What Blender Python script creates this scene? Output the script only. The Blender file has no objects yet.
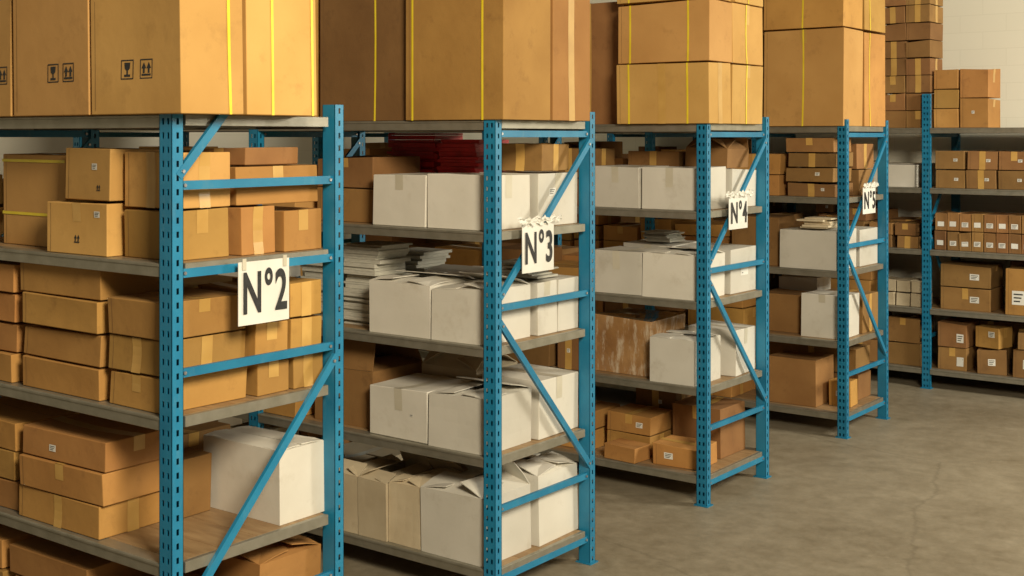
import bpy, bmesh, math, random
from mathutils import Vector, Matrix
R = random.Random(7)
scene = bpy.context.scene
COL = scene.collection
try:
    scene.view_settings.view_transform = 'Standard'
    scene.view_settings.look = 'None'
except Exception as e:
    print(e)

# ------------------------------------------------------------------ materials
def new_mat(name):
    m = bpy.data.materials.new(name); m.use_nodes = True
    nt = m.node_tree; nt.nodes.clear()
    out = nt.nodes.new('ShaderNodeOutputMaterial')
    b = nt.nodes.new('ShaderNodeBsdfPrincipled')
    nt.links.new(b.outputs[0], out.inputs[0])
    return m, nt, b

def noise_mat(name, c1, c2, scale=5, rough=.8, metal=0, bump=0.0, bscale=60, rnd=0.0, detail=5, coat=0, stretch=(1,1,1), hue=0.0, scuff_sheen=None, scuff_sheen_amt=.5, scuff_sheen_scale=9, scuff_sheen_stretch=(1,1,1), scuff_sheen_lo=.56):
    m, nt, b = new_mat(name)
    N, L = nt.nodes, nt.links
    tc = N.new('ShaderNodeTexCoord')
    mp = N.new('ShaderNodeMapping'); mp.inputs['Scale'].default_value = stretch
    L.new(tc.outputs['Object'], mp.inputs[0])
    oi = N.new('ShaderNodeObjectInfo')
    add = N.new('ShaderNodeVectorMath'); add.operation = 'ADD'
    mul = N.new('ShaderNodeMath'); mul.operation = 'MULTIPLY'; mul.inputs[1].default_value = 37.0
    L.new(oi.outputs['Random'], mul.inputs[0])
    L.new(mp.outputs[0], add.inputs[0]); L.new(mul.outputs[0], add.inputs[1])
    ns = N.new('ShaderNodeTexNoise'); ns.inputs['Scale'].default_value = scale
    ns.inputs['Detail'].default_value = detail
    L.new(add.outputs[0], ns.inputs['Vector'])
    cr = N.new('ShaderNodeValToRGB')
    cr.color_ramp.elements[0].position = .32; cr.color_ramp.elements[0].color = (*c1, 1)
    cr.color_ramp.elements[1].position = .68; cr.color_ramp.elements[1].color = (*c2, 1)
    L.new(ns.outputs['Fac'], cr.inputs[0])
    col = cr.outputs[0]
    if scuff_sheen:
        mp2 = N.new('ShaderNodeMapping'); mp2.inputs['Scale'].default_value = scuff_sheen_stretch
        L.new(add.outputs[0], mp2.inputs[0])
        n3 = N.new('ShaderNodeTexNoise'); n3.inputs['Scale'].default_value = scuff_sheen_scale; n3.inputs['Detail'].default_value = 8; n3.inputs['Roughness'].default_value = .7
        L.new(mp2.outputs[0], n3.inputs['Vector'])
        m3 = N.new('ShaderNodeMapRange'); m3.inputs[1].default_value = scuff_sheen_lo; m3.inputs[2].default_value = scuff_sheen_lo+.16; m3.inputs[4].default_value = scuff_sheen_amt
        L.new(n3.outputs['Fac'], m3.inputs[0])
        mx = N.new('ShaderNodeMix'); mx.data_type = 'RGBA'
        L.new(m3.outputs[0], mx.inputs[0]); L.new(col, mx.inputs[6]); mx.inputs[7].default_value = (*scuff_sheen, 1)
        col = mx.outputs[2]
    if rnd > 0:
        hs = N.new('ShaderNodeHueSaturation')
        mr = N.new('ShaderNodeMapRange'); mr.inputs[3].default_value = 1-rnd; mr.inputs[4].default_value = 1+rnd*.6
        L.new(oi.outputs['Random'], mr.inputs[0]); L.new(mr.outputs[0], hs.inputs['Value'])
        if hue:
            fr = N.new('ShaderNodeMath'); fr.operation = 'FRACT'
            L.new(mul.outputs[0], fr.inputs[0])
            m2 = N.new('ShaderNodeMapRange'); m2.inputs[3].default_value = .5-hue; m2.inputs[4].default_value = .5+hue
            L.new(fr.outputs[0], m2.inputs[0]); L.new(m2.outputs[0], hs.inputs['Hue'])
        L.new(col, hs.inputs['Color']); col = hs.outputs[0]
    L.new(col, b.inputs['Base Color'])
    b.inputs['Roughness'].default_value = rough
    b.inputs['Metallic'].default_value = metal
    if coat: b.inputs['Coat Weight'].default_value = coat
    if bump:
        n2 = N.new('ShaderNodeTexNoise'); n2.inputs['Scale'].default_value = bscale; n2.inputs['Detail'].default_value = 4
        L.new(add.outputs[0], n2.inputs['Vector'])
        bp = N.new('ShaderNodeBump'); bp.inputs['Strength'].default_value = bump; bp.inputs['Distance'].default_value = .01
        L.new(n2.outputs['Fac'], bp.inputs['Height']); L.new(bp.outputs[0], b.inputs['Normal'])
    return m

M_CARD = noise_mat('cardboard', (.40,.198,.047), (.50,.262,.068), 3, .82, bump=.3, bscale=12, rnd=.28, hue=.010, scuff_sheen=(.26,.12,.03), scuff_sheen_amt=.5)
M_TAN = noise_mat('cardboard_tan', (.52,.285,.078), (.61,.35,.105), 2.5, .82, bump=.4, bscale=6, rnd=.12, hue=.006, scuff_sheen=(.36,.19,.052), scuff_sheen_amt=.5, scuff_sheen_scale=6)
M_DARK = noise_mat('cardboard_dark', (.23,.112,.032), (.31,.16,.05), 3, .82, bump=.25, bscale=14, rnd=.28, hue=.009, scuff_sheen=(.14,.065,.02), scuff_sheen_amt=.5)  # dark brown card; in rear rows it also paints the shelf-back shade
M_WHITE = noise_mat('white_card', (.60,.57,.49), (.68,.65,.57), 3, .7, bump=.25, bscale=8, rnd=.12, scuff_sheen=(.42,.37,.28), scuff_sheen_amt=.45, scuff_sheen_scale=5)
M_CREAM = noise_mat('cream_card', (.50,.41,.27), (.60,.51,.35), 4, .8, bump=.2, bscale=12, rnd=.16, scuff_sheen=(.38,.29,.17), scuff_sheen_amt=.5)
M_TAPE = noise_mat('brown_tape', (.52,.30,.08), (.62,.38,.11), 8, .28, rnd=.15)
M_TAPEW = noise_mat('clear_tape', (.54,.50,.39), (.60,.56,.45), 8, .3)
M_STRAP = noise_mat('yellow_strap', (.76,.58,.02), (.86,.68,.04), 10, .45)
M_LABEL = noise_mat('label_paper', (.68,.67,.61), (.78,.77,.71), 5, .7)
M_INK = noise_mat('black_ink', (.012,.012,.013), (.03,.03,.03), 20, .6)
M_FAINT = noise_mat('carton_seam_line', (.15,.075,.025), (.2,.10,.04), 20, .9)
M_BLUE = noise_mat('blue_paint', (.008,.165,.315), (.016,.215,.385), 7, .4, bump=.04, bscale=40, rnd=.08, scuff_sheen=(.09,.26,.36), scuff_sheen_amt=.5, scuff_sheen_scale=14, scuff_sheen_stretch=(1,1,.3))
M_GALV = noise_mat('galvanised_steel', (.27,.255,.20), (.34,.32,.26), 16, .42, metal=.6, scuff_sheen=(.19,.16,.11), scuff_sheen_amt=.4, scuff_sheen_scale=5, scuff_sheen_stretch=(.2,1,1))
M_DECK = noise_mat('deck_board', (.25,.15,.068), (.36,.235,.115), 5, .55, bump=.06, bscale=30, stretch=(1,6,1), scuff_sheen=(.15,.09,.045), scuff_sheen_amt=.4, scuff_sheen_scale=4)
M_RED = noise_mat('red_folder', (.36,.008,.012), (.58,.02,.025), 10, .5, rnd=.1)
M_PAPER = noise_mat('paper', (.42,.41,.34), (.58,.56,.48), 30, .8, stretch=(1,1,12), rnd=.15)
M_WRAP = noise_mat('plastic_wrapped_card', (.27,.135,.05), (.42,.24,.10), 4, .18, bump=1.0, bscale=13, coat=1.0, scuff_sheen=(.66,.56,.42), scuff_sheen_amt=.8, scuff_sheen_scale=13, scuff_sheen_stretch=(1.8,1.8,.45), scuff_sheen_lo=.50)  # pale streak layer paints the plastic's highlights into the colour
M_STEELBOLT = noise_mat('bolt_steel', (.3,.3,.3), (.45,.45,.45), 20, .4, metal=.8)

def concrete():
    m, nt, b = new_mat('concrete_floor')
    N, L = nt.nodes, nt.links
    tc = N.new('ShaderNodeTexCoord')
    def nz(s, d=8, r=.65, dist=0):
        n = N.new('ShaderNodeTexNoise'); n.inputs['Scale'].default_value = s; n.inputs['Detail'].default_value = d; n.inputs['Roughness'].default_value = r
        n.inputs['Distortion'].default_value = dist
        L.new(tc.outputs['Object'], n.inputs['Vector']); return n
    n1, n2, n3, n4 = nz(.8), nz(9, 8, .75), nz(1.6, 10, .65, .4), nz(5, 10, .8, 1.0)
    mx = N.new('ShaderNodeMath'); mx.operation = 'MULTIPLY_ADD'; mx.inputs[1].default_value = .45
    L.new(n2.outputs['Fac'], mx.inputs[0])
    m3 = N.new('ShaderNodeMath'); m3.operation = 'MULTIPLY'; m3.inputs[1].default_value = .55
    L.new(n1.outputs['Fac'], m3.inputs[0]); L.new(m3.outputs[0], mx.inputs[2])
    cr = N.new('ShaderNodeValToRGB')
    cr.color_ramp.elements[0].position = .39; cr.color_ramp.elements[0].color = (.185,.152,.098, 1)
    cr.color_ramp.elements[1].position = .62; cr.color_ramp.elements[1].color = (.325,.28,.20, 1)
    L.new(mx.outputs[0], cr.inputs[0])
    st = N.new('ShaderNodeMapRange'); st.inputs[1].default_value = .54; st.inputs[2].default_value = .68; st.inputs[4].default_value = .40
    L.new(n3.outputs['Fac'], st.inputs[0])
    mix = N.new('ShaderNodeMix'); mix.data_type = 'RGBA'; mix.inputs[7].default_value = (.13,.105,.065,1)
    L.new(st.outputs[0], mix.inputs[0]); L.new(cr.outputs[0], mix.inputs[6])
    # pale scuffs
    sf = N.new('ShaderNodeMapRange'); sf.inputs[1].default_value = .60; sf.inputs[2].default_value = .72; sf.inputs[4].default_value = .5
    L.new(n4.outputs['Fac'], sf.inputs[0])
    mixs = N.new('ShaderNodeMix'); mixs.data_type = 'RGBA'; mixs.inputs[7].default_value = (.42,.37,.28,1)
    L.new(sf.outputs[0], mixs.inputs[0]); L.new(mix.outputs[2], mixs.inputs[6])
    vo = N.new('ShaderNodeTexVoronoi'); vo.feature = 'DISTANCE_TO_EDGE'; vo.inputs['Scale'].default_value = .28
    ad = N.new('ShaderNodeVectorMath'); ad.operation = 'ADD'
    sc = N.new('ShaderNodeVectorMath'); sc.operation = 'SCALE'; sc.inputs['Scale'].default_value = .3
    L.new(n3.outputs['Color'], sc.inputs[0]); L.new(sc.outputs[0], ad.inputs[0]); L.new(tc.outputs['Object'], ad.inputs[1])
    L.new(ad.outputs[0], vo.inputs['Vector'])
    ck = N.new('ShaderNodeMapRange'); ck.inputs[1].default_value = .0; ck.inputs[2].default_value = .004; ck.inputs[3].default_value = .3; ck.inputs[4].default_value = 0
    L.new(vo.outputs['Distance'], ck.inputs[0])
    mix2 = N.new('ShaderNodeMix'); mix2.data_type = 'RGBA'; mix2.inputs[7].default_value = (.10,.08,.05,1)
    L.new(ck.outputs[0], mix2.inputs[0]); L.new(mixs.outputs[2], mix2.inputs[6])
    L.new(mix2.outputs[2], b.inputs['Base Color'])
    mr = N.new('ShaderNodeMapRange'); mr.inputs[3].default_value = .38; mr.inputs[4].default_value = .7
    L.new(n2.outputs['Fac'], mr.inputs[0]); L.new(mr.outputs[0], b.inputs['Roughness'])
    bp = N.new('ShaderNodeBump'); bp.inputs['Strength'].default_value = .1; bp.inputs['Distance'].default_value = .01
    L.new(n2.outputs['Fac'], bp.inputs['Height']); L.new(bp.outputs[0], b.inputs['Normal'])
    return m
M_FLOOR = concrete()

def blockwall():
    m, nt, b = new_mat('painted_block_wall')
    N, L = nt.nodes, nt.links
    tc = N.new('ShaderNodeTexCoord')
    mp = N.new('ShaderNodeMapping'); mp.inputs['Rotation'].default_value = (math.radians(90), 0, 0)
    L.new(tc.outputs['Object'], mp.inputs[0])
    br = N.new('ShaderNodeTexBrick'); br.inputs['Scale'].default_value = 1.0
    br.inputs['Brick Width'].default_value = .42; br.inputs['Row Height'].default_value = .16; br.inputs['Mortar Size'].default_value = .004
    br.inputs['Color1'].default_value = (.80,.77,.64,1); br.inputs['Color2'].default_value = (.81,.78,.65,1); br.inputs['Mortar'].default_value = (.76,.73,.60,1)
    L.new(mp.outputs[0], br.inputs['Vector']); L.new(br.outputs['Color'], b.inputs['Base Color'])
    b.inputs['Roughness'].default_value = .85
    bp = N.new('ShaderNodeBump'); bp.inputs['Strength'].default_value = .1; bp.inputs['Distance'].default_value = -.004
    L.new(br.outputs['Fac'], bp.inputs['Height']); L.new(bp.outputs[0], b.inputs['Normal'])
    return m
M_WALL = blockwall()

# ------------------------------------------------------------------ helpers
def mk_obj(name, verts, faces, mats, midx=None, parent=None, loc=(0,0,0), rot=(0,0,0)):
    me = bpy.data.meshes.new(name); me.from_pydata(verts, [], faces)
    for m in mats: me.materials.append(m)
    if midx:
        for p, i in zip(me.polygons, midx): p.material_index = i
    me.update()
    o = bpy.data.objects.new(name, me); COL.objects.link(o)
    o.location = loc; o.rotation_euler = rot
    if parent: o.parent = parent
    return o

def add_box(V, F, a, b):
    i = len(V)
    x0,y0,z0 = a; x1,y1,z1 = b
    V += [(x0,y0,z0),(x1,y0,z0),(x1,y1,z0),(x0,y1,z0),(x0,y0,z1),(x1,y0,z1),(x1,y1,z1),(x0,y1,z1)]
    F += [(i,i+3,i+2,i+1),(i+4,i+5,i+6,i+7),(i,i+1,i+5,i+4),(i+1,i+2,i+6,i+5),(i+2,i+3,i+7,i+6),(i+3,i,i+4,i+7)]

def bev(o, w=.003, seg=2):
    m = o.modifiers.new('bevel', 'BEVEL'); m.width = w; m.segments = seg; m.limit_method = 'ANGLE'; m.angle_limit = math.radians(40)
    return m

# ------------------------------------------------------------------ carton builder
def carton(name, x0, x1, y0, y1, z, h, mat=M_CARD, tape=None, straps=(), hstraps=(), label=None, icons=(), openf=None, rot=0, tapemat=None, tilt=0, sag=1.0):
    w, d = x1-x0, y1-y0
    r = R
    mats = [mat, tapemat or (M_TAPEW if mat in (M_WHITE, M_CREAM) else M_TAPE), M_STRAP, M_LABEL, M_INK, M_FAINT, M_PAPER]
    V, F, MI = [], [], []
    bx = {1: r.uniform(-.007, .001)*sag, -1: r.uniform(-.007, .001)*sag}
    by = {1: r.uniform(-.007, .001)*sag, -1: r.uniform(-.007, .001)*sag}
    bz = r.uniform(-.014, -.001)*sag
    sx, sy = r.uniform(-.005, .005)*sag, r.uniform(-.005, .005)*sag
    cj = [r.uniform(-.010, 0)*sag for _ in range(4)]
    if r.random() < .3: cj[r.randrange(4)] -= .012
    def P(a, b, c):
        x, y, zz = a*w/2, b*d/2, (c+1)/2*h
        x += (1 if a > 0 else -1)*bx[1 if a > 0 else -1]*(1-b*b)*(1-c*c)*abs(a)
        y += (1 if b > 0 else -1)*by[1 if b > 0 else -1]*(1-a*a)*(1-c*c)*abs(b)
        t = (c+1)/2
        zz += bz*(1-a*a)*(1-b*b)*t
        cc = (cj[0]*(1-a)*(1-b)+cj[1]*(1+a)*(1-b)+cj[2]*(1-a)*(1+b)+cj[3]*(1+a)*(1+b))/4
        zz += cc*t
        x += sx*t; y += sy*t
        return Vector((x, y, zz))
    NRM = {'F':Vector((0,-1,0)),'B':Vector((0,1,0)),'R':Vector((1,0,0)),'L':Vector((-1,0,0)),'T':Vector((0,0,1)),'D':Vector((0,0,-1))}
    def S(face, u, v, off=0.0):
        if face == 'F': p = P(u, -1, v)
        elif face == 'B': p = P(-u, 1, v)
        elif face == 'R': p = P(1, u, v)
        elif face == 'L': p = P(-1, -u, v)
        elif face == 'T': p = P(u, v, 1)
        else: p = P(u, -v, -1)
        return p + NRM[face]*off
    n = 4
    idx = {}
    def vid(face, i, j):
        p = S(face, -1+2*i/n, -1+2*j/n)
        k = (round(p.x, 6), round(p.y, 6), round(p.z, 6))
        if k not in idx:
            idx[k] = len(V); V.append(tuple(p))
        return idx[k]
    for face in 'FBRLTD':
        if face == 'T' and openf is not None: continue
        for i in range(n):
            for j in range(n):
                F.append((vid(face,i,j), vid(face,i+1,j), vid(face,i+1,j+1), vid(face,i,j+1))); MI.append(0)
    nbody = len(F)
    FW = {'F':w,'B':w,'R':d,'L':d,'T':w,'D':w}; FH = {'F':h,'B':h,'R':h,'L':h,'T':d,'D':d}
    def patch(face, u0, u1, v0, v1, mi, off=.0012, nu=1, nv=1):
        for i in range(nu):
            for j in range(nv):
                ua, ub = u0+(u1-u0)*i/nu, u0+(u1-u0)*(i+1)/nu
                va, vb = v0+(v1-v0)*j/nv, v0+(v1-v0)*(j+1)/nv
                k = len(V)
                V.extend([tuple(S(face,ua,va,off)), tuple(S(face,ub,va,off)), tuple(S(face,ub,vb,off)), tuple(S(face,ua,vb,off))])
                F.append((k,k+1,k+2,k+3)); MI.append(mi)
    def polym(face, pts, mi, off=.0018):
        k = len(V)
        for (a, b) in pts: V.append(tuple(S(face, a/(FW[face]/2), b/(FH[face]/2), off)))
        F.append(tuple(range(k, k+len(pts)))); MI.append(mi)
    def rectm(face, cx, cy, hw, hh, mi, off=.0018):
        polym(face, [(cx-hw,cy-hh),(cx+hw,cy-hh),(cx+hw,cy+hh),(cx-hw,cy+hh)], mi, off)
    if openf is None:
        tw = .026
        dl = r.uniform(.05, .13)
        if tape == 'x':
            patch('T', -1, 1, -tw/d*2, tw/d*2, 1, nu=6)
            dn = 1-min(1.0, dl*2/h)
            for f in 'RL': patch(f, -tw/d*2, tw/d*2, dn, 1, 1, nv=2)
        elif tape == 'y':
            patch('T', -tw/w*2, tw/w*2, -1, 1, 1, nv=6)
            dn = 1-min(1.0, dl*2/h)
            for f in 'FB': patch(f, -tw/w*2, tw/w*2, dn, 1, 1, nv=2)
        elif tape == 'full':
            for f in 'FB': patch(f, -tw/w*2, tw/w*2, -1, 1, 1, nv=4)
            for f in 'RL': patch(f, -tw/d*2, tw/d*2, -1, 1, 1, nv=4)
            patch('T', -tw/w*2, tw/w*2, -1, 1, 1, nv=6)
        else:
            if w > d: patch('T', -1, 1, -.002/d, .002/d, 5, nu=4)
            else: patch('T', -.002/w, .002/w, -1, 1, 5, nv=4)
        if h > .12 and mat not in (M_WHITE, M_CREAM): patch('F', -1+.05/w, -1+.054/w, -.96, .96, 5, off=.0008, nv=4)
    for (ax, pos) in straps:
        s = .0062
        if ax == 'x':
            for f in 'FB':
                p = pos if f == 'F' else -pos
                patch(f, p-s/w*2, p+s/w*2, -1, 1, 2, .003, nv=4)
            patch('T', pos-s/w*2, pos+s/w*2, -1, 1, 2, .003, nv=4)
        else:
            for f in 'RL':
                p = pos if f == 'R' else -pos
                patch(f, p-s/d*2, p+s/d*2, -1, 1, 2, .003, nv=4)
            patch('T', -1, 1, pos-s/d*2, pos+s/d*2, 2, .003, nu=4)
    for pos in hstraps:
        for f in 'FBRL': patch(f, -1, 1, pos-.006/h*2, pos+.006/h*2, 2, .003, nu=4)
    if label:
        for (f, cx, cy, hw, hh) in label:
            rectm(f, cx, cy, hw, hh, 3, .0018)
            for q in range(3):
                rectm(f, cx-hw*.1*q, cy+hh*(.5-.5*q), hw*(.75-.12*q), hh*.1, 4, .0024)
    for (f, kind, cx, cy, s) in icons:
        t = s*.06
        if kind in ('glass', 'up'):
            for (a, b2, hw, hh) in ((0,s,s,t),(0,-s,s,t),(-s,0,t,s+t),(s,0,t,s+t)):
                rectm(f, cx+a, cy+b2, hw, hh, 4)
        if kind == 'glass':
            polym(f, [(cx-.5*s,cy+.75*s),(cx-.42*s,cy+.1*s),(cx-.12*s,cy-.12*s),(cx+.12*s,cy-.12*s),(cx+.42*s,cy+.1*s),(cx+.5*s,cy+.75*s)][::-1], 4)
            rectm(f, cx, cy-.35*s, s*.12, s*.28, 4); rectm(f, cx, cy-.66*s, s*.5, s*.12, 4)
        elif kind in ('up', 'arrow'):
            for o2 in (-.42*s, .42*s):
                polym(f, [(cx+o2-.40*s,cy+.05*s),(cx+o2+.40*s,cy+.05*s),(cx+o2,cy+.72*s)], 4)
                rectm(f, cx+o2, cy-.18*s, s*.16, s*.28, 4)
            rectm(f, cx, cy-.64*s, s*.78, s*.11, 4)
    if openf is not None:
        c = {k: P(a,b,1) for k,(a,b) in {'fl':(-1,-1),'fr':(1,-1),'bl':(-1,1),'br':(1,1)}.items()}
        def flap(p, q, inward, length, ang):
            dirv = inward*math.cos(ang) + Vector((0,0,1))*math.sin(ang)
            e = (q-p).normalized()*.006
            k = len(V)
            mid = dirv*length*.5 + Vector((0,0,length*.03))
            for v in (p+e*.3, q-e*.3, q-e*.3+mid, q-e*1.5+dirv*length, p+e*1.5+dirv*length, p+e*.3+mid): V.append(tuple(v))
            F.append((k,k+1,k+2,k+5)); F.append((k+5,k+2,k+3,k+4)); MI.extend([0,0])
        ln = min(w, d)*.48
        af, ab_, al, ar = [math.radians(q) for q in openf]
        up = Vector((0,0,.002))
        flap(c['fl']+up, c['fr']+up, Vector((0,1,0)), ln, af)
        flap(c['br']+up, c['bl']+up, Vector((0,-1,0)), ln, ab_)
        flap(c['bl'], c['fl'], Vector((1,0,0)), ln*.9, al)
        flap(c['fr'], c['br'], Vector((-1,0,0)), ln*.9, ar)
        q = len(F)
        add_box(V, F, (-w/2+.015,-d/2+.015,.008), (w/2-.015,d/2-.015,h*.82))
        MI.extend([6]*(len(F)-q))
    o = mk_obj(name, V, F, mats, MI, loc=((x0+x1)/2, (y0+y1)/2, z+.0008), rot=(0, tilt, rot))
    if openf is not None:
        s = o.modifiers.new('thick', 'SOLIDIFY'); s.thickness = .004; s.offset = -1
    else:
        for p in o.data.polygons[:nbody]: p.use_smooth = True
        b = bev(o, .0045, 2); b.harden_normals = True
    return o

def nm(mat):
    return 'white_carton' if mat is M_WHITE else ('cream_carton' if mat is M_CREAM else 'cardboard_box')
def B(x0, x1, y0, y1, z, h, mat=M_CARD, **k):
    if 'tape' not in k and not k.get('openf'):
        k['tape'] = R.choice(['x','y','x','y','full',None]) if mat not in (M_WHITE, M_CREAM) else R.choice(['x','y',None])
    if 'rot' not in k: k['rot'] = R.uniform(-.03, .03)
    if 'label' not in k and not k.get('icons') and mat in (M_CARD, M_DARK) and h < .5 and h > .1 and R.random() < .22:
        k['label'] = [('F', R.uniform(-.25,.25)*(x1-x0), R.uniform(-.15,.15)*h, R.uniform(.012,.024), .013)]
    return carton(nm(mat), x0, x1, y0, y1, z, h, mat, **k)

def stack(x0, x1, y0, y1, z, hs, mat=M_CARD, jit=.015, **k):
    for i, h in enumerate(hs):
        jx, jy = R.uniform(-jit, jit), R.uniform(0, jit)
        B(x0+jx+jit, x1+jx-jit, y0+jy, y1+jy-jit, z, h, mat, **k)
        z += h+.0016

def sheet_pile(name, x0, x1, y0, y1, z, n, th, mat, jit=.014):
    V, F = [], []
    zz = 0; cx, cy = (x0+x1)/2, (y0+y1)/2
    for i in range(n):
        t = th*R.uniform(.6, 1.4); a, b = R.uniform(-jit, jit), R.uniform(-jit, jit)
        add_box(V, F, (x0-cx+jit+a, y0-cy+jit+b, zz), (x1-cx-jit+a, y1-cy-jit+b, zz+t-.0012)); zz += t
    return mk_obj(name, V, F, [mat], loc=(cx, cy, z+.0005))

# ------------------------------------------------------------------ rack
PW, PD = .070, .050
def post_mesh(height):
    V, F = [], []
    def quad(p):
        k = len(V); V.extend(p); F.append((k,k+1,k+2,k+3))
    def plate(us, holes, fn):
        pitch = .05
        nrow = int(height/pitch)
        for r_ in range(nrow):
            za, zb, zc = r_*pitch, r_*pitch+.014, r_*pitch+.036
            zd = (r_+1)*pitch
            for (a, b) in ((za, zb), (zc, zd)):
                quad([fn(us[0],a), fn(us[-1],a), fn(us[-1],b), fn(us[0],b)])
            for i in range(len(us)-1):
                if i in holes: continue
                quad([fn(us[i],zb), fn(us[i+1],zb), fn(us[i+1],zc), fn(us[i],zc)])
    hw = PW/2
    plate([-hw,-hw+.015,-hw+.027,hw-.027,hw-.015,hw], (1,3), lambda u,z: (u,0,z))
    plate([0,.020,.031,PD], (1,), lambda u,z: (hw,u,z))
    plate([0,.020,.031,PD], (1,), lambda u,z: (-hw,PD-u,z))
    H = int(height/.05)*.05
    quad([(hw,PD,0),(-hw,PD,0),(-hw,PD,H),(hw,PD,H)])
    add_box(V, F, (-hw-.012,-.012,0), (hw+.012,PD+.012,.006))
    me = bpy.data.meshes.new('upright_post'); me.from_pydata(V, [], F); me.materials.append(M_BLUE); me.update()
    return me

def strut(name, p0, p1, parent, wd=.032, th=.016, side=1):
    p0, p1 = Vector(p0), Vector(p1)
    t = (p1-p0).normalized(); n = Vector((1,0,0))*side; s = n.cross(t).normalized()
    prof = [(-wd/2,-th),(-wd/2,0),(wd/2,0),(wd/2,-th),(wd/2-.003,-th),(wd/2-.003,-.003),(-wd/2+.003,-.003),(-wd/2+.003,-th)]
    V = [tuple(p + s*a + n*b) for p in (p0, p1) for (a, b) in prof]
    F = [tuple(range(8))[::-1], tuple(range(8, 16))] + [(i, (i+1)%8, 8+(i+1)%8, 8+i) for i in range(8)]
    q = len(F)
    for p in (p0 + t*.025, p1 - t*.025):
        k = len(V)
        for off in (0, .006):
            for j in range(6):
                a = j*math.pi/3
                V.append(tuple(p + n*(off) + s*.007*math.cos(a) + t*.007*math.sin(a)))
        F.append(tuple(range(k+6, k+12)))
        F += [(k+j, k+(j+1)%6, k+6+(j+1)%6, k+6+j) for j in range(6)]
    mi = [0]*q + [1]*(len(F)-q)
    return mk_obj(name, V, F, [M_BLUE, M_STEELBOLT], mi, parent)

LV = [.175, .705, 1.225, 1.77, 2.30]
D = .85
def rack(yf, xs, height=2.4, style='std', lv=LV):
    par = bpy.data.objects.new('storage_rack', None); COL.objects.link(par)
    pm = post_mesh(height)
    k = 0
    for xi, x in enumerate(xs):
        for y, rz in ((yf, 0), (yf+D, math.pi)):
            k += 1
            o = bpy.data.objects.new('upright_post_%d' % k, pm); COL.objects.link(o); o.parent = par
            o.location = (x, y, 0); o.rotation_euler = (0, 0, rz)
            s = o.modifiers.new('t', 'SOLIDIFY'); s.thickness = .002; s.offset = -1
        xo = x + PW/2 - .012
        yA, yB = yf+.04, yf+D-.04
        fa, fb = yf+PD-.01, yf+D-PD+.01
        if style == 'first' and xi == 0:
            for z in (2.048, 1.735, 1.38, .46, .12):
                strut('end_strut', (xo, fa, z), (xo, fb, z), par)
            strut('end_brace', (xo+.014, yf+.03, 2.08), (xo+.014, yf+.31, 2.385), par)
            strut('end_brace', (xo+.014, yB, 1.34), (xo+.014, yA, .50), par)
        else:
            for z in (2.235, 1.41, .46, .13):
                strut('end_strut', (xo, fa, z), (xo, fb, z), par)
            strut('end_brace', (xo+.014, yB, 2.2), (xo+.014, yA, 1.46), par)
            strut('end_brace', (xo+.014, yA, 1.345), (xo+.014, yB, .51), par)
    V, F, MI = [], [], []
    for z in lv:
        for a, b in zip(xs[1:], xs[:-1]):
            xa, xb = a+PW/2, b-PW/2
            q = len(F)
            for (y0, sgn) in ((yf+.004, 1), (yf+D-.004, -1)):
                def bb(ya, yb, za, zb, x0=xa, x1=xb):
                    add_box(V, F, (x0, min(ya,yb), za), (x1, max(ya,yb), zb))
                bb(y0, y0+sgn*.003, z-.048, z)
                bb(y0+sgn*.003, y0+sgn*.066, z-.003, z)
                bb(y0+sgn*.003, y0+sgn*.03, z-.048, z-.045)
                bb(y0-sgn*.003, y0, z-.012, z-.002)
            for t in (.25, .5, .75):
                xc = xa+(xb-xa)*t
                add_box(V, F, (xc-.02, yf+.07, z-.045), (xc+.02, yf+D-.07, z-.014))
            MI += [0]*(len(F)-q)
            q = len(F)
            nb = 4; yy0, yy1 = yf+.071, yf+D-.071
            for i in range(nb):
                add_box(V, F, (a+.003, yy0+(yy1-yy0)*i/nb+.001, z-.013), (b+(-.003), yy0+(yy1-yy0)*(i+1)/nb-.001, z))
            MI += [1]*(len(F)-q)
        q = len(F)
        add_box(V, F, (xs[0]-.003, yf+.071, z-.04), (xs[0]+.02, yf+D-.071, z))
        MI += [0]*(len(F)-q)
    o = mk_obj('shelf_decks', V, F, [M_GALV, M_DECK], MI, par)
    bev(o, .0015, 1)
    return par

YF = [2.80, 4.65, 6.715, 8.855, 11.05]
XS = [-3.65, -5.30, -6.95]
rack(YF[0], XS, style='first')
for i in (1, 2, 3): rack(YF[i], XS)
rack(YF[4], [-.50, -2.13, -3.78, -5.43, -7.08], height=2.6)

# ------------------------------------------------------------------ fillers
def fill(yf, level, xa, xb, mats=(M_CARD,), hmin=.1, hmax=.25, top=.43, y0=.03, rows=2, wmin=.28, wmax=.5):
    z = LV[level]
    for r_ in range(rows):
        dd = (D-.04-y0)/rows
        ya = yf+y0+r_*dd; yb = ya+dd-.01
        x = xa
        while x < xb-.2:
            w = min(R.uniform(wmin, wmax), xb-x)
            if xb-(x+w) < .2: w = xb-x
            h = R.uniform(hmin, hmax); m = R.choice(mats)
            nmax = max(1, int(top/(h+.002)))
            n = R.randint(max(1, nmax-1), nmax)
            if LV[level] > 2: n = nmax
            stack(x+.004, x+w-.004, ya, yb, z, [h]*n, m)
            x += w

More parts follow.
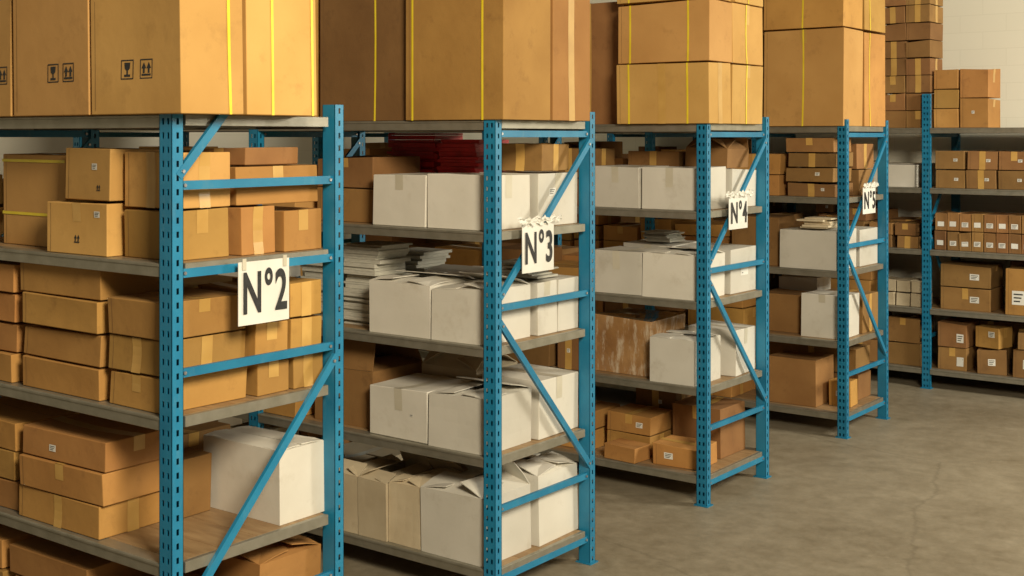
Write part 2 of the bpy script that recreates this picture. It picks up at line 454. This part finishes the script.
# ================= RACK 1 =================
y = YF[0]; z4 = LV[4]
ic = lambda a, b: [('F','glass',a,-.235,.034),('F','up',b,-.235,.034)]
B(-4.045,-3.525,y-.03,y+.25,z4,.80,M_TAN,icons=ic(-.05,.06),straps=[('y',.55)],tape='y',sag=2.2,rot=0)
B(-4.56,-4.06,y-.03,y+.25,z4,.80,M_TAN,icons=ic(.02,.12),tape='y',sag=2.2,rot=0)
B(-5.1,-4.58,y-.03,y+.25,z4,.80,M_TAN,icons=ic(.10,.2),tape='y',sag=2.2,rot=0)
B(-4.1,-3.53,y+.27,y+.62,z4,.80,M_TAN,straps=[('y',-.3),('y',.86)],tape='x',sag=2.2,rot=0)
B(-4.7,-4.12,y+.27,y+.62,z4,.80,M_TAN)
B(-5.3,-4.72,y+.27,y+.62,z4,.80,M_TAN)
z = LV[3]
B(-4.92,-4.455,y+.14,y+.50,z,.385,M_TAN,hstraps=(-.3,.86),tape='x')
B(-4.425,-4.04,y+.03,y+.32,z,.205,M_TAN,icons=[('F','arrow',.0,-.04,.022)],label=[('F',.13,.06,.018,.012)],tape='y')
B(-4.34,-4.03,y+.05,y+.34,z+.208,.20,M_TAN,icons=[('F','arrow',.08,-.05,.016)],label=[('F',.05,.03,.018,.012)],tape='x',rot=-.05)
B(-4.005,-3.70,y+.085,y+.33,z,.185,tape='x'); B(-4.01,-3.70,y+.09,y+.335,z+.188,.21,M_TAN,tape='full',rot=.02)
B(-3.93,-3.68,y+.36,y+.54,z,.185,tape='full',rot=.07); B(-3.98,-3.665,y+.57,y+.775,z,.17,tape='x')
B(-4.03,-3.69,y+.37,y+.78,z+.189,.15,tape='x',rot=-.04)
B(-4.00,-3.72,y+.40,y+.70,z+.341,.07,M_DARK,tape='y',rot=.09)
B(-4.42,-4.07,y+.40,y+.78,z,.4,M_DARK)
fill(y,3,-6.9,-5.35,(M_CARD,M_TAN))
z = LV[2]
for q in range(4):
    B(-4.605+R.uniform(-.015,.015),-4.075+R.uniform(-.012,.0),y+.02+R.uniform(0,.018),y+.4,z+q*.1265,.125,tape=None,label=None,rot=R.uniform(-.02,.02))
stack(-5.15,-4.64,y+.03,y+.4,z,[.12]*4)
stack(-4.04,-3.70,y+.03,y+.42,z,[.13,.13,.14],jit=.008,label=None)
stack(-4.04,-3.67,y+.44,y+.61,z,[.14,.14,.13],jit=.005,tape='x'); stack(-4.04,-3.67,y+.62,y+.79,z,[.14,.14,.14],jit=.005,tape='full')
stack(-4.6,-4.08,y+.43,y+.8,z,[.13,.13,.14])
fill(y,2,-6.9,-5.35,(M_CARD,))
z = LV[1]
stack(-4.62,-4.06,y+.02,y+.34,z,[.125,.125,.115],jit=.014)
stack(-5.2,-4.65,y+.03,y+.4,z,[.12]*3)
stack(-4.60,-4.22,y+.40,y+.8,z,[.14,.14],M_DARK)
B(-4.20,-4.05,y+.37,y+.53,z,.24,M_DARK)
carton('white_carton',-4.13,-3.675,y+.56,y+.80,z,.29,M_WHITE,openf=(2,3,2,2))
fill(y,1,-6.9,-5.35,(M_CARD,))
z = LV[0]
stack(-4.7,-4.15,y+.03,y+.4,z,[.14,.14,.12]); stack(-4.1,-3.70,y+.09,y+.42,z,[.16,.16],jit=.01)
B(-4.1,-3.68,y+.45,y+.8,z,.21); B(-4.09,-3.69,y+.46,y+.79,z+.212,.19,openf=(6,14,5,8))
stack(-5.25,-4.72,y+.03,y+.4,z,[.14,.14,.12])
fill(y,0,-6.9,-5.35,(M_CARD,))
fill(y,4,-6.9,-5.35,(M_TAN,),.7,.8,.85)

# ================= RACK 2 =================
y = YF[1]
B(-4.17,-3.56,y-.01,y+.37,z4,.92,M_CARD,straps=[('x',-.84),('x',.6)],tape='y',sag=2.4,rot=0)
B(-4.80,-4.19,y+.02,y+.38,z4,.86,M_DARK,straps=[('x',.3)],sag=2,rot=0)
B(-4.17,-3.56,y+.39,y+.72,z4,.90,M_CARD,tape='full',sag=2.4,rot=0,label=None)
B(-4.80,-4.19,y+.40,y+.8,z4,.86,M_DARK)
B(-5.3,-4.83,y+.02,y+.4,z4,.8,M_CARD); fill(y,4,-6.9,-5.32,(M_CARD,M_TAN),.7,.8,.85)
z = LV[3]
B(-4.45,-4.09,y+.05,y+.40,z,.265,M_WHITE,tape='y'); B(-4.08,-3.705,y+.05,y+.40,z,.27,M_WHITE,tape='x')
B(-4.06,-3.68,y+.43,y+.78,z,.275,M_WHITE,tape='x',label=[('R',-.05,.04,.03,.02)])
stack(-4.95,-4.5,y+.12,y+.5,z,[.18,.17],M_DARK)
sheet_pile('red_folder_pile',-4.80,-4.42,y+.52,y+.80,z,24,.0195,M_RED,.02)
sheet_pile('red_folder_pile',-4.40,-4.10,y+.47,y+.77,z,20,.02,M_RED,.02)
B(-3.96,-3.70,y+.46,y+.74,z+.277,.14,M_DARK,rot=.1)
fill(y,3,-6.9,-5.0,(M_CARD,M_TAN))
z = LV[2]
B(-4.46,-4.055,y+.04,y+.40,z,.265,M_WHITE,openf=(4,12,8,8)); B(-4.045,-3.705,y+.04,y+.40,z,.265,M_WHITE,openf=(3,18,6,9))
B(-4.04,-3.68,y+.43,y+.60,z,.27,M_WHITE); B(-4.04,-3.68,y+.61,y+.79,z,.27,M_WHITE)
B(-4.46,-4.06,y+.43,y+.79,z,.27,M_WHITE,openf=(12,8,5,5))
sheet_pile('document_pile',-4.80,-4.50,y+.15,y+.43,z,26,.016,M_PAPER,.02); sheet_pile('document_pile',-5.12,-4.82,y+.15,y+.43,z,22,.016,M_PAPER,.02)
sheet_pile('document_pile',-4.80,-4.50,y+.48,y+.76,z,24,.016,M_PAPER,.02)
sheet_pile('document_pile',-4.00,-3.74,y+.50,y+.74,z+.275,7,.012,M_PAPER,.03)
fill(y,2,-6.9,-5.35,(M_CARD,M_WHITE))
z = LV[1]
B(-4.46,-4.065,y+.04,y+.40,z,.265,M_WHITE,tape='y',label=[('F',.09,0,.012,.006)]); B(-4.055,-3.70,y+.03,y+.40,z,.265,M_WHITE,openf=(2,14,8,5))
B(-4.04,-3.68,y+.43,y+.79,z,.30,M_WHITE,tape='x')
B(-4.46,-4.08,y+.44,y+.79,z,.3,M_CREAM,openf=(40,25,30,20))
B(-4.92,-4.50,y+.1,y+.5,z,.30,M_DARK,openf=(80,60,10,10))
fill(y,1,-6.9,-5.0,(M_CARD,))
z = LV[0]
B(-4.74,-4.54,y+.03,y+.39,z,.30,M_CREAM,openf=(30,20,5,25)); B(-4.53,-4.335,y+.03,y+.39,z,.30,M_CREAM,openf=(20,60,30,12))
B(-4.325,-4.11,y+.04,y+.39,z,.31,M_CREAM,openf=(12,42,15,15)); B(-4.10,-3.70,y+.03,y+.40,z,.325,M_WHITE,openf=(14,48,10,22))
B(-4.06,-3.68,y+.43,y+.79,z,.35,M_WHITE,openf=(8,12,5,16)); B(-4.5,-4.09,y+.43,y+.79,z,.33,M_CREAM,openf=(55,22,10,10))
fill(y,0,-6.9,-4.80,(M_CREAM,M_CARD))

# ================= RACK 3 =================
y = YF[2]
stack(-4.24,-3.58,y-.03,y+.27,z4,[.375,.375,.3],M_TAN,jit=.008,straps=[('x',-.72),('x',.55)])
stack(-4.24,-3.58,y+.29,y+.7,z4,[.375,.375,.3],M_TAN,jit=.008,straps=[('y',-.1)])
B(-4.85,-4.28,y+.15,y+.55,z4,.8,M_DARK); B(-5.3,-4.88,y+.05,y+.5,z4,.8,M_CARD)
fill(y,4,-6.9,-5.32,(M_CARD,),.3,.4,.8)
z = LV[3]
B(-4.47,-4.11,y+.05,y+.42,z,.265,M_WHITE); B(-4.10,-3.705,y+.05,y+.42,z,.265,M_WHITE)
B(-4.04,-3.68,y+.45,y+.79,z,.25,M_WHITE); B(-4.45,-4.06,y+.45,y+.79,z,.36,M_DARK)
B(-4.02,-3.72,y+.46,y+.76,z+.252,.13,M_DARK,openf=(25,70,20,30))
stack(-4.9,-4.5,y+.1,y+.4,z,[.18,.2],M_DARK); fill(y,3,-6.9,-4.95,(M_CARD,M_DARK))
z = LV[2]
B(-4.47,-4.10,y+.04,y+.40,z,.275,M_WHITE,rot=.03); B(-4.09,-3.705,y+.04,y+.40,z,.275,M_WHITE,openf=(3,10,4,6))
B(-4.08,-3.68,y+.44,y+.79,z,.29,M_WHITE,label=[('R',.02,.0,.05,.035)]); B(-4.47,-4.10,y+.43,y+.79,z,.3,M_WHITE)
sheet_pile('document_pile',-4.38,-4.14,y+.46,y+.72,z+.302,8,.01,M_PAPER,.03)
fill(y,2,-6.9,-4.5,(M_CARD,M_DARK))
z = LV[1]
carton('plastic_wrapped_box',-4.52,-4.08,y+.12,y+.56,z,.37,M_WRAP,tape=None,sag=2.5)
B(-4.03,-3.715,y+.03,y+.37,z,.275,M_WHITE,openf=(2,5,3,3)); B(-4.00,-3.67,y+.45,y+.78,z,.30,M_WHITE,rot=.08)
fill(y,1,-6.9,-4.56,(M_CARD,M_DARK))
z = LV[0]
stack(-4.48,-4.12,y+.22,y+.52,z,[.13,.125],label=[('F',.08,0,.025,.018)]); B(-4.05,-3.73,y+.10,y+.36,z,.135,label=[('F',-.05,0,.03,.02)],rot=.06)
B(-4.10,-3.75,y+.44,y+.78,z,.32,M_DARK); stack(-4.48,-4.14,y+.56,y+.80,z,[.2,.2],M_DARK)
B(-4.36,-4.12,y+.02,y+.19,z,.10,rot=-.08)
stack(-4.9,-4.52,y+.12,y+.5,z,[.13,.12]); stack(-5.25,-4.93,y+.08,y+.4,z,[.16,.14]); fill(y,0,-6.9,-5.35,(M_CARD,))

# ================= RACK 4 =================
y = YF[3]
for q in range(2):
    B(-4.27,-3.63,y-.02,y+.35,z4+q*.735,.73,M_TAN if q == 0 else M_CARD,straps=[('x',.0)],sag=2,rot=0)
    B(-4.27,-3.62,y+.37,y+.80,z4+q*.735,.73,M_CARD,straps=[('y',-.5)],sag=2,rot=0)
    B(-4.9,-4.30,y+.02,y+.4,z4+q*.735,.73,M_CARD,straps=[('x',.3)],hstraps=(0,))
fill(y,4,-6.9,-5.0,(M_CARD,M_DARK),.3,.4,1.2)
z = LV[3]
stack(-4.12,-3.71,y+.04,y+.4,z,[.11]*4,M_DARK); stack(-4.6,-4.15,y+.04,y+.4,z,[.16,.16],M_CARD)
stack(-4.12,-3.68,y+.45,y+.79,z,[.2,.2],M_DARK); fill(y,3,-6.9,-4.63,(M_CARD,M_DARK))
z = LV[2]
B(-4.16,-3.70,y+.03,y+.40,z,.30,M_WHITE); B(-4.08,-3.68,y+.43,y+.79,z,.29,M_WHITE); B(-4.6,-4.2,y+.1,y+.4,z,.38,M_DARK)
sheet_pile('document_pile',-4.05,-3.78,y+.08,y+.36,z+.302,6,.012,M_CREAM,.03)
fill(y,2,-6.9,-4.63,(M_CARD,M_DARK))
z = LV[1]
B(-4.02,-3.69,y+.10,y+.44,z,.33,M_WHITE); B(-4.4,-4.05,y+.2,y+.5,z,.3,M_DARK); B(-4.05,-3.68,y+.48,y+.8,z,.3,M_DARK)
B(-4.4,-4.07,y+.53,y+.80,z,.40,M_WHITE)
fill(y,1,-6.9,-4.45,(M_CARD,M_DARK))
z = LV[0]
B(-4.30,-3.90,y+.10,y+.46,z,.36,M_DARK); B(-3.86,-3.69,y+.25,y+.42,z,.20,M_CARD,label=[('F',0,0,.03,.02)],rot=.08)
stack(-4.5,-3.72,y+.52,y+.80,z,[.2,.2],M_DARK); fill(y,0,-6.9,-4.55,(M_CARD,M_DARK))

# ================= RACK 5 (along back wall) =================
y = YF[4]
for c in range(2):
    for q in range(8):
        xa = -4.20+c*.225
        B(xa,xa+.22,y+.05,y+.38,z4+q*.157,.155,M_DARK,label=None,tape=R.choice(['y',None,'full']))
stack(-3.74,-3.52,y+.08,y+.42,z4,[.17,.17,.17],M_CARD,jit=.003); stack(-3.51,-3.26,y+.08,y+.42,z4,[.26,.26],M_CARD,jit=.003,tape='x')
stack(-4.9,-4.3,y+.1,y+.5,z4,[.3,.3,.3],M_CARD)
z = LV[3]
for c in range(3):
    xa = -3.72+c*.27
    stack(xa,xa+.26,y+.06,y+.45,z,[.165,.165],M_DARK,jit=.003,label=[('F',.05,0,.018,.013)])
fill(y,3,-2.85,-2.2,(M_DARK,)); fill(y,3,-5.3,-3.86,(M_CREAM,M_WHITE),top=.3); fill(y,3,-7.0,-5.5,(M_DARK,))
z = LV[2]
for c in range(8):
    xa = -3.72+c*.105
    for q in range(2):
        h = .16 if q else .17
        B(xa,xa+.10,y+.06,y+.40,z+q*.172,h,M_DARK,label=[('F',0,-.02,.028,.022)],tape=None)
fill(y,2,-2.85,-2.2,(M_CARD,)); fill(y,2,-5.3,-3.86,(M_DARK,),wmin=.2,wmax=.3,hmin=.1,hmax=.14); fill(y,2,-7.0,-5.5,(M_DARK,))
z = LV[1]
stack(-3.68,-3.22,y+.08,y+.46,z,[.20,.20],M_DARK,label=[('F',.08,0,.04,.028)]); B(-3.12,-2.75,y+.05,y+.45,z,.40,M_CARD,label=[('F',-.08,-.05,.05,.06)]); B(-3.2,-2.8,y+.5,y+.8,z,.42,M_DARK)
stack(-2.7,-2.2,y+.08,y+.46,z,[.2,.2],M_CARD)
for c in range(3):
    B(-4.20+c*.13,-4.08+c*.13,y+.06,y+.3,z,.12,M_CREAM,tape=None); B(-4.20+c*.13,-4.08+c*.13,y+.08,y+.3,z+.122,.11,M_CREAM,tape=None)
stack(-5.2,-4.3,y+.1,y+.5,z,[.2,.2],M_CARD); fill(y,1,-7.0,-5.5,(M_DARK,))
z = LV[0]
stack(-3.70,-3.42,y+.06,y+.42,z,[.2,.22],M_DARK,label=[('F',.07,-.02,.03,.04)])
B(-3.37,-3.13,y+.06,y+.34,z,.22,M_DARK,rot=.15,label=[('F',0,0,.03,.03)]); B(-3.36,-3.14,y+.08,y+.30,z+.2216,.18,M_CARD,rot=-.25,label=[('F',.04,.03,.03,.025)])
B(-3.05,-2.80,y+.05,y+.34,z,.24,M_DARK,label=[('F',0,0,.04,.04)],rot=-.06); B(-3.04,-2.83,y+.06,y+.32,z+.2416,.16,M_DARK,rot=.2)
stack(-2.75,-2.2,y+.08,y+.46,z,[.2,.2],M_CARD)
stack(-4.18,-3.84,y+.06,y+.42,z,[.2,.22],M_DARK); stack(-4.6,-4.22,y+.06,y+.42,z,[.2,.22],M_DARK); fill(y,0,-7.0,-5.5,(M_DARK,))
stack(-3.7,-3.0,y+.48,y+.8,z,[.2,.2],M_DARK)

# ------------------------------------------------------------------ signs
def sign(x, yc, zt, w, h, text, crumple=0):
    par = bpy.data.objects.new('row_number_sign', None); COL.objects.link(par)
    par.location = (x, yc, zt)
    V, F = [], []
    n = 6
    for i in range(n+1):
        u = -w/2+w*i/n
        bow = .004*math.sin(i/n*math.pi)
        V += [(bow, u, -h), (bow, u, 0)]
    for i in range(n): F.append((2*i, 2*i+2, 2*i+3, 2*i+1))
    b = mk_obj('sign_board', V, F, [M_LABEL], parent=par)
    s = b.modifiers.new('t', 'SOLIDIFY'); s.thickness = .003; s.offset = 0
    cu = bpy.data.curves.new('sign_text', 'FONT'); cu.body = text; cu.size = 1; cu.extrude = .0; cu.offset = .024
    cu.align_x = 'CENTER'; cu.align_y = 'CENTER'; cu.space_character = 1.1
    t = bpy.data.objects.new('sign_text', cu); COL.objects.link(t)
    bpy.context.view_layer.update()
    dx, dy = t.dimensions.x, t.dimensions.y
    t.data.materials.append(M_INK)
    t.parent = par; t.location = (.0075, 0, -h*.53); t.rotation_euler = (math.radians(90), 0, math.radians(90))
    t.scale = (w*.86/dx, h*.70/dy, 1)
    V, F = [], []
    if crumple:
        n, m = 26, 5
        for i in range(n+1):
            for j in range(m+1):
                V.append((.006+R.uniform(0, .02), -crumple/2+crumple*i/n+R.uniform(-.003,.003), .0+.032*j/m+.008*math.sin(i*1.3)+R.uniform(-.004,.004)))
        for i in range(n):
            for j in range(m):
                a = i*(m+1)+j; F.append((a, a+m+1, a+m+2, a+1))
        mk_obj('crumpled_plastic_tie', V, F, [M_LABEL], parent=par)
    else:
        for u in (-w*.4, w*.4):
            add_box(V, F, (.004, u-.009, -.03), (.0065, u+.009, .012))
        mk_obj('sign_tape', V, F, [M_TAPEW], parent=par)
    return par
sign(-3.592, 3.205, 1.758, .25, .235, 'N°2')
sign(-3.592, 4.96, 1.80, .26, .235, 'N°3', .36)
sign(-3.592, 7.08, 1.85, .25, .20, 'N°4', .36)
sign(-3.592, 9.24, 1.84, .25, .20, 'N°5', .28)

# ------------------------------------------------------------------ room
mk_obj('floor', [(-9.5,-4,0),(6,-4,0),(6,12.05,0),(-9.5,12.05,0)], [(0,1,2,3)], [M_FLOOR])
mk_obj('wall_back', [(-9.5,12.0,0),(6,12.0,0),(6,12.0,5.5),(-9.5,12.0,5.5)], [(0,1,2,3)], [M_WALL])
mk_obj('wall_left', [(-9.5,-4,0),(-9.5,12.0,0),(-9.5,12.0,5.5),(-9.5,-4,5.5)], [(0,1,2,3)], [M_WALL])

# ------------------------------------------------------------------ light
w = bpy.data.worlds.new('World'); scene.world = w; w.use_nodes = True
bg = w.node_tree.nodes['Background']; bg.inputs[0].default_value = (1.0,.88,.68,1); bg.inputs[1].default_value = .105
def area(name, loc, tgt, size, power, col, sy=None):
    l = bpy.data.lights.new(name, 'AREA'); l.energy = power; l.size = size; l.color = col
    if sy: l.shape = 'RECTANGLE'; l.size_y = sy
    o = bpy.data.objects.new(name, l); COL.objects.link(o); o.location = loc
    o.rotation_euler = (Vector(tgt)-Vector(loc)).to_track_quat('-Z','Y').to_euler()
area('ceiling_lamp', (1.6, 1.0, 4.6), (-4.2, 5.2, 1.2), 1.6, 600, (1,.87,.655))
area('window_light', (1.6, 9.3, 3.6), (-2.4, 9.6, .3), 1.4, 350, (1,.93,.77))

# ------------------------------------------------------------------ camera
cam = bpy.data.cameras.new('Camera'); co = bpy.data.objects.new('Camera', cam); COL.objects.link(co)
co.location = (0, 0, 2.22); co.rotation_euler = (math.radians(90), 0, math.radians(37.1))
cam.sensor_width = 36; cam.lens = 44.2; cam.shift_y = -.1475; cam.clip_start = .05
scene.camera = co
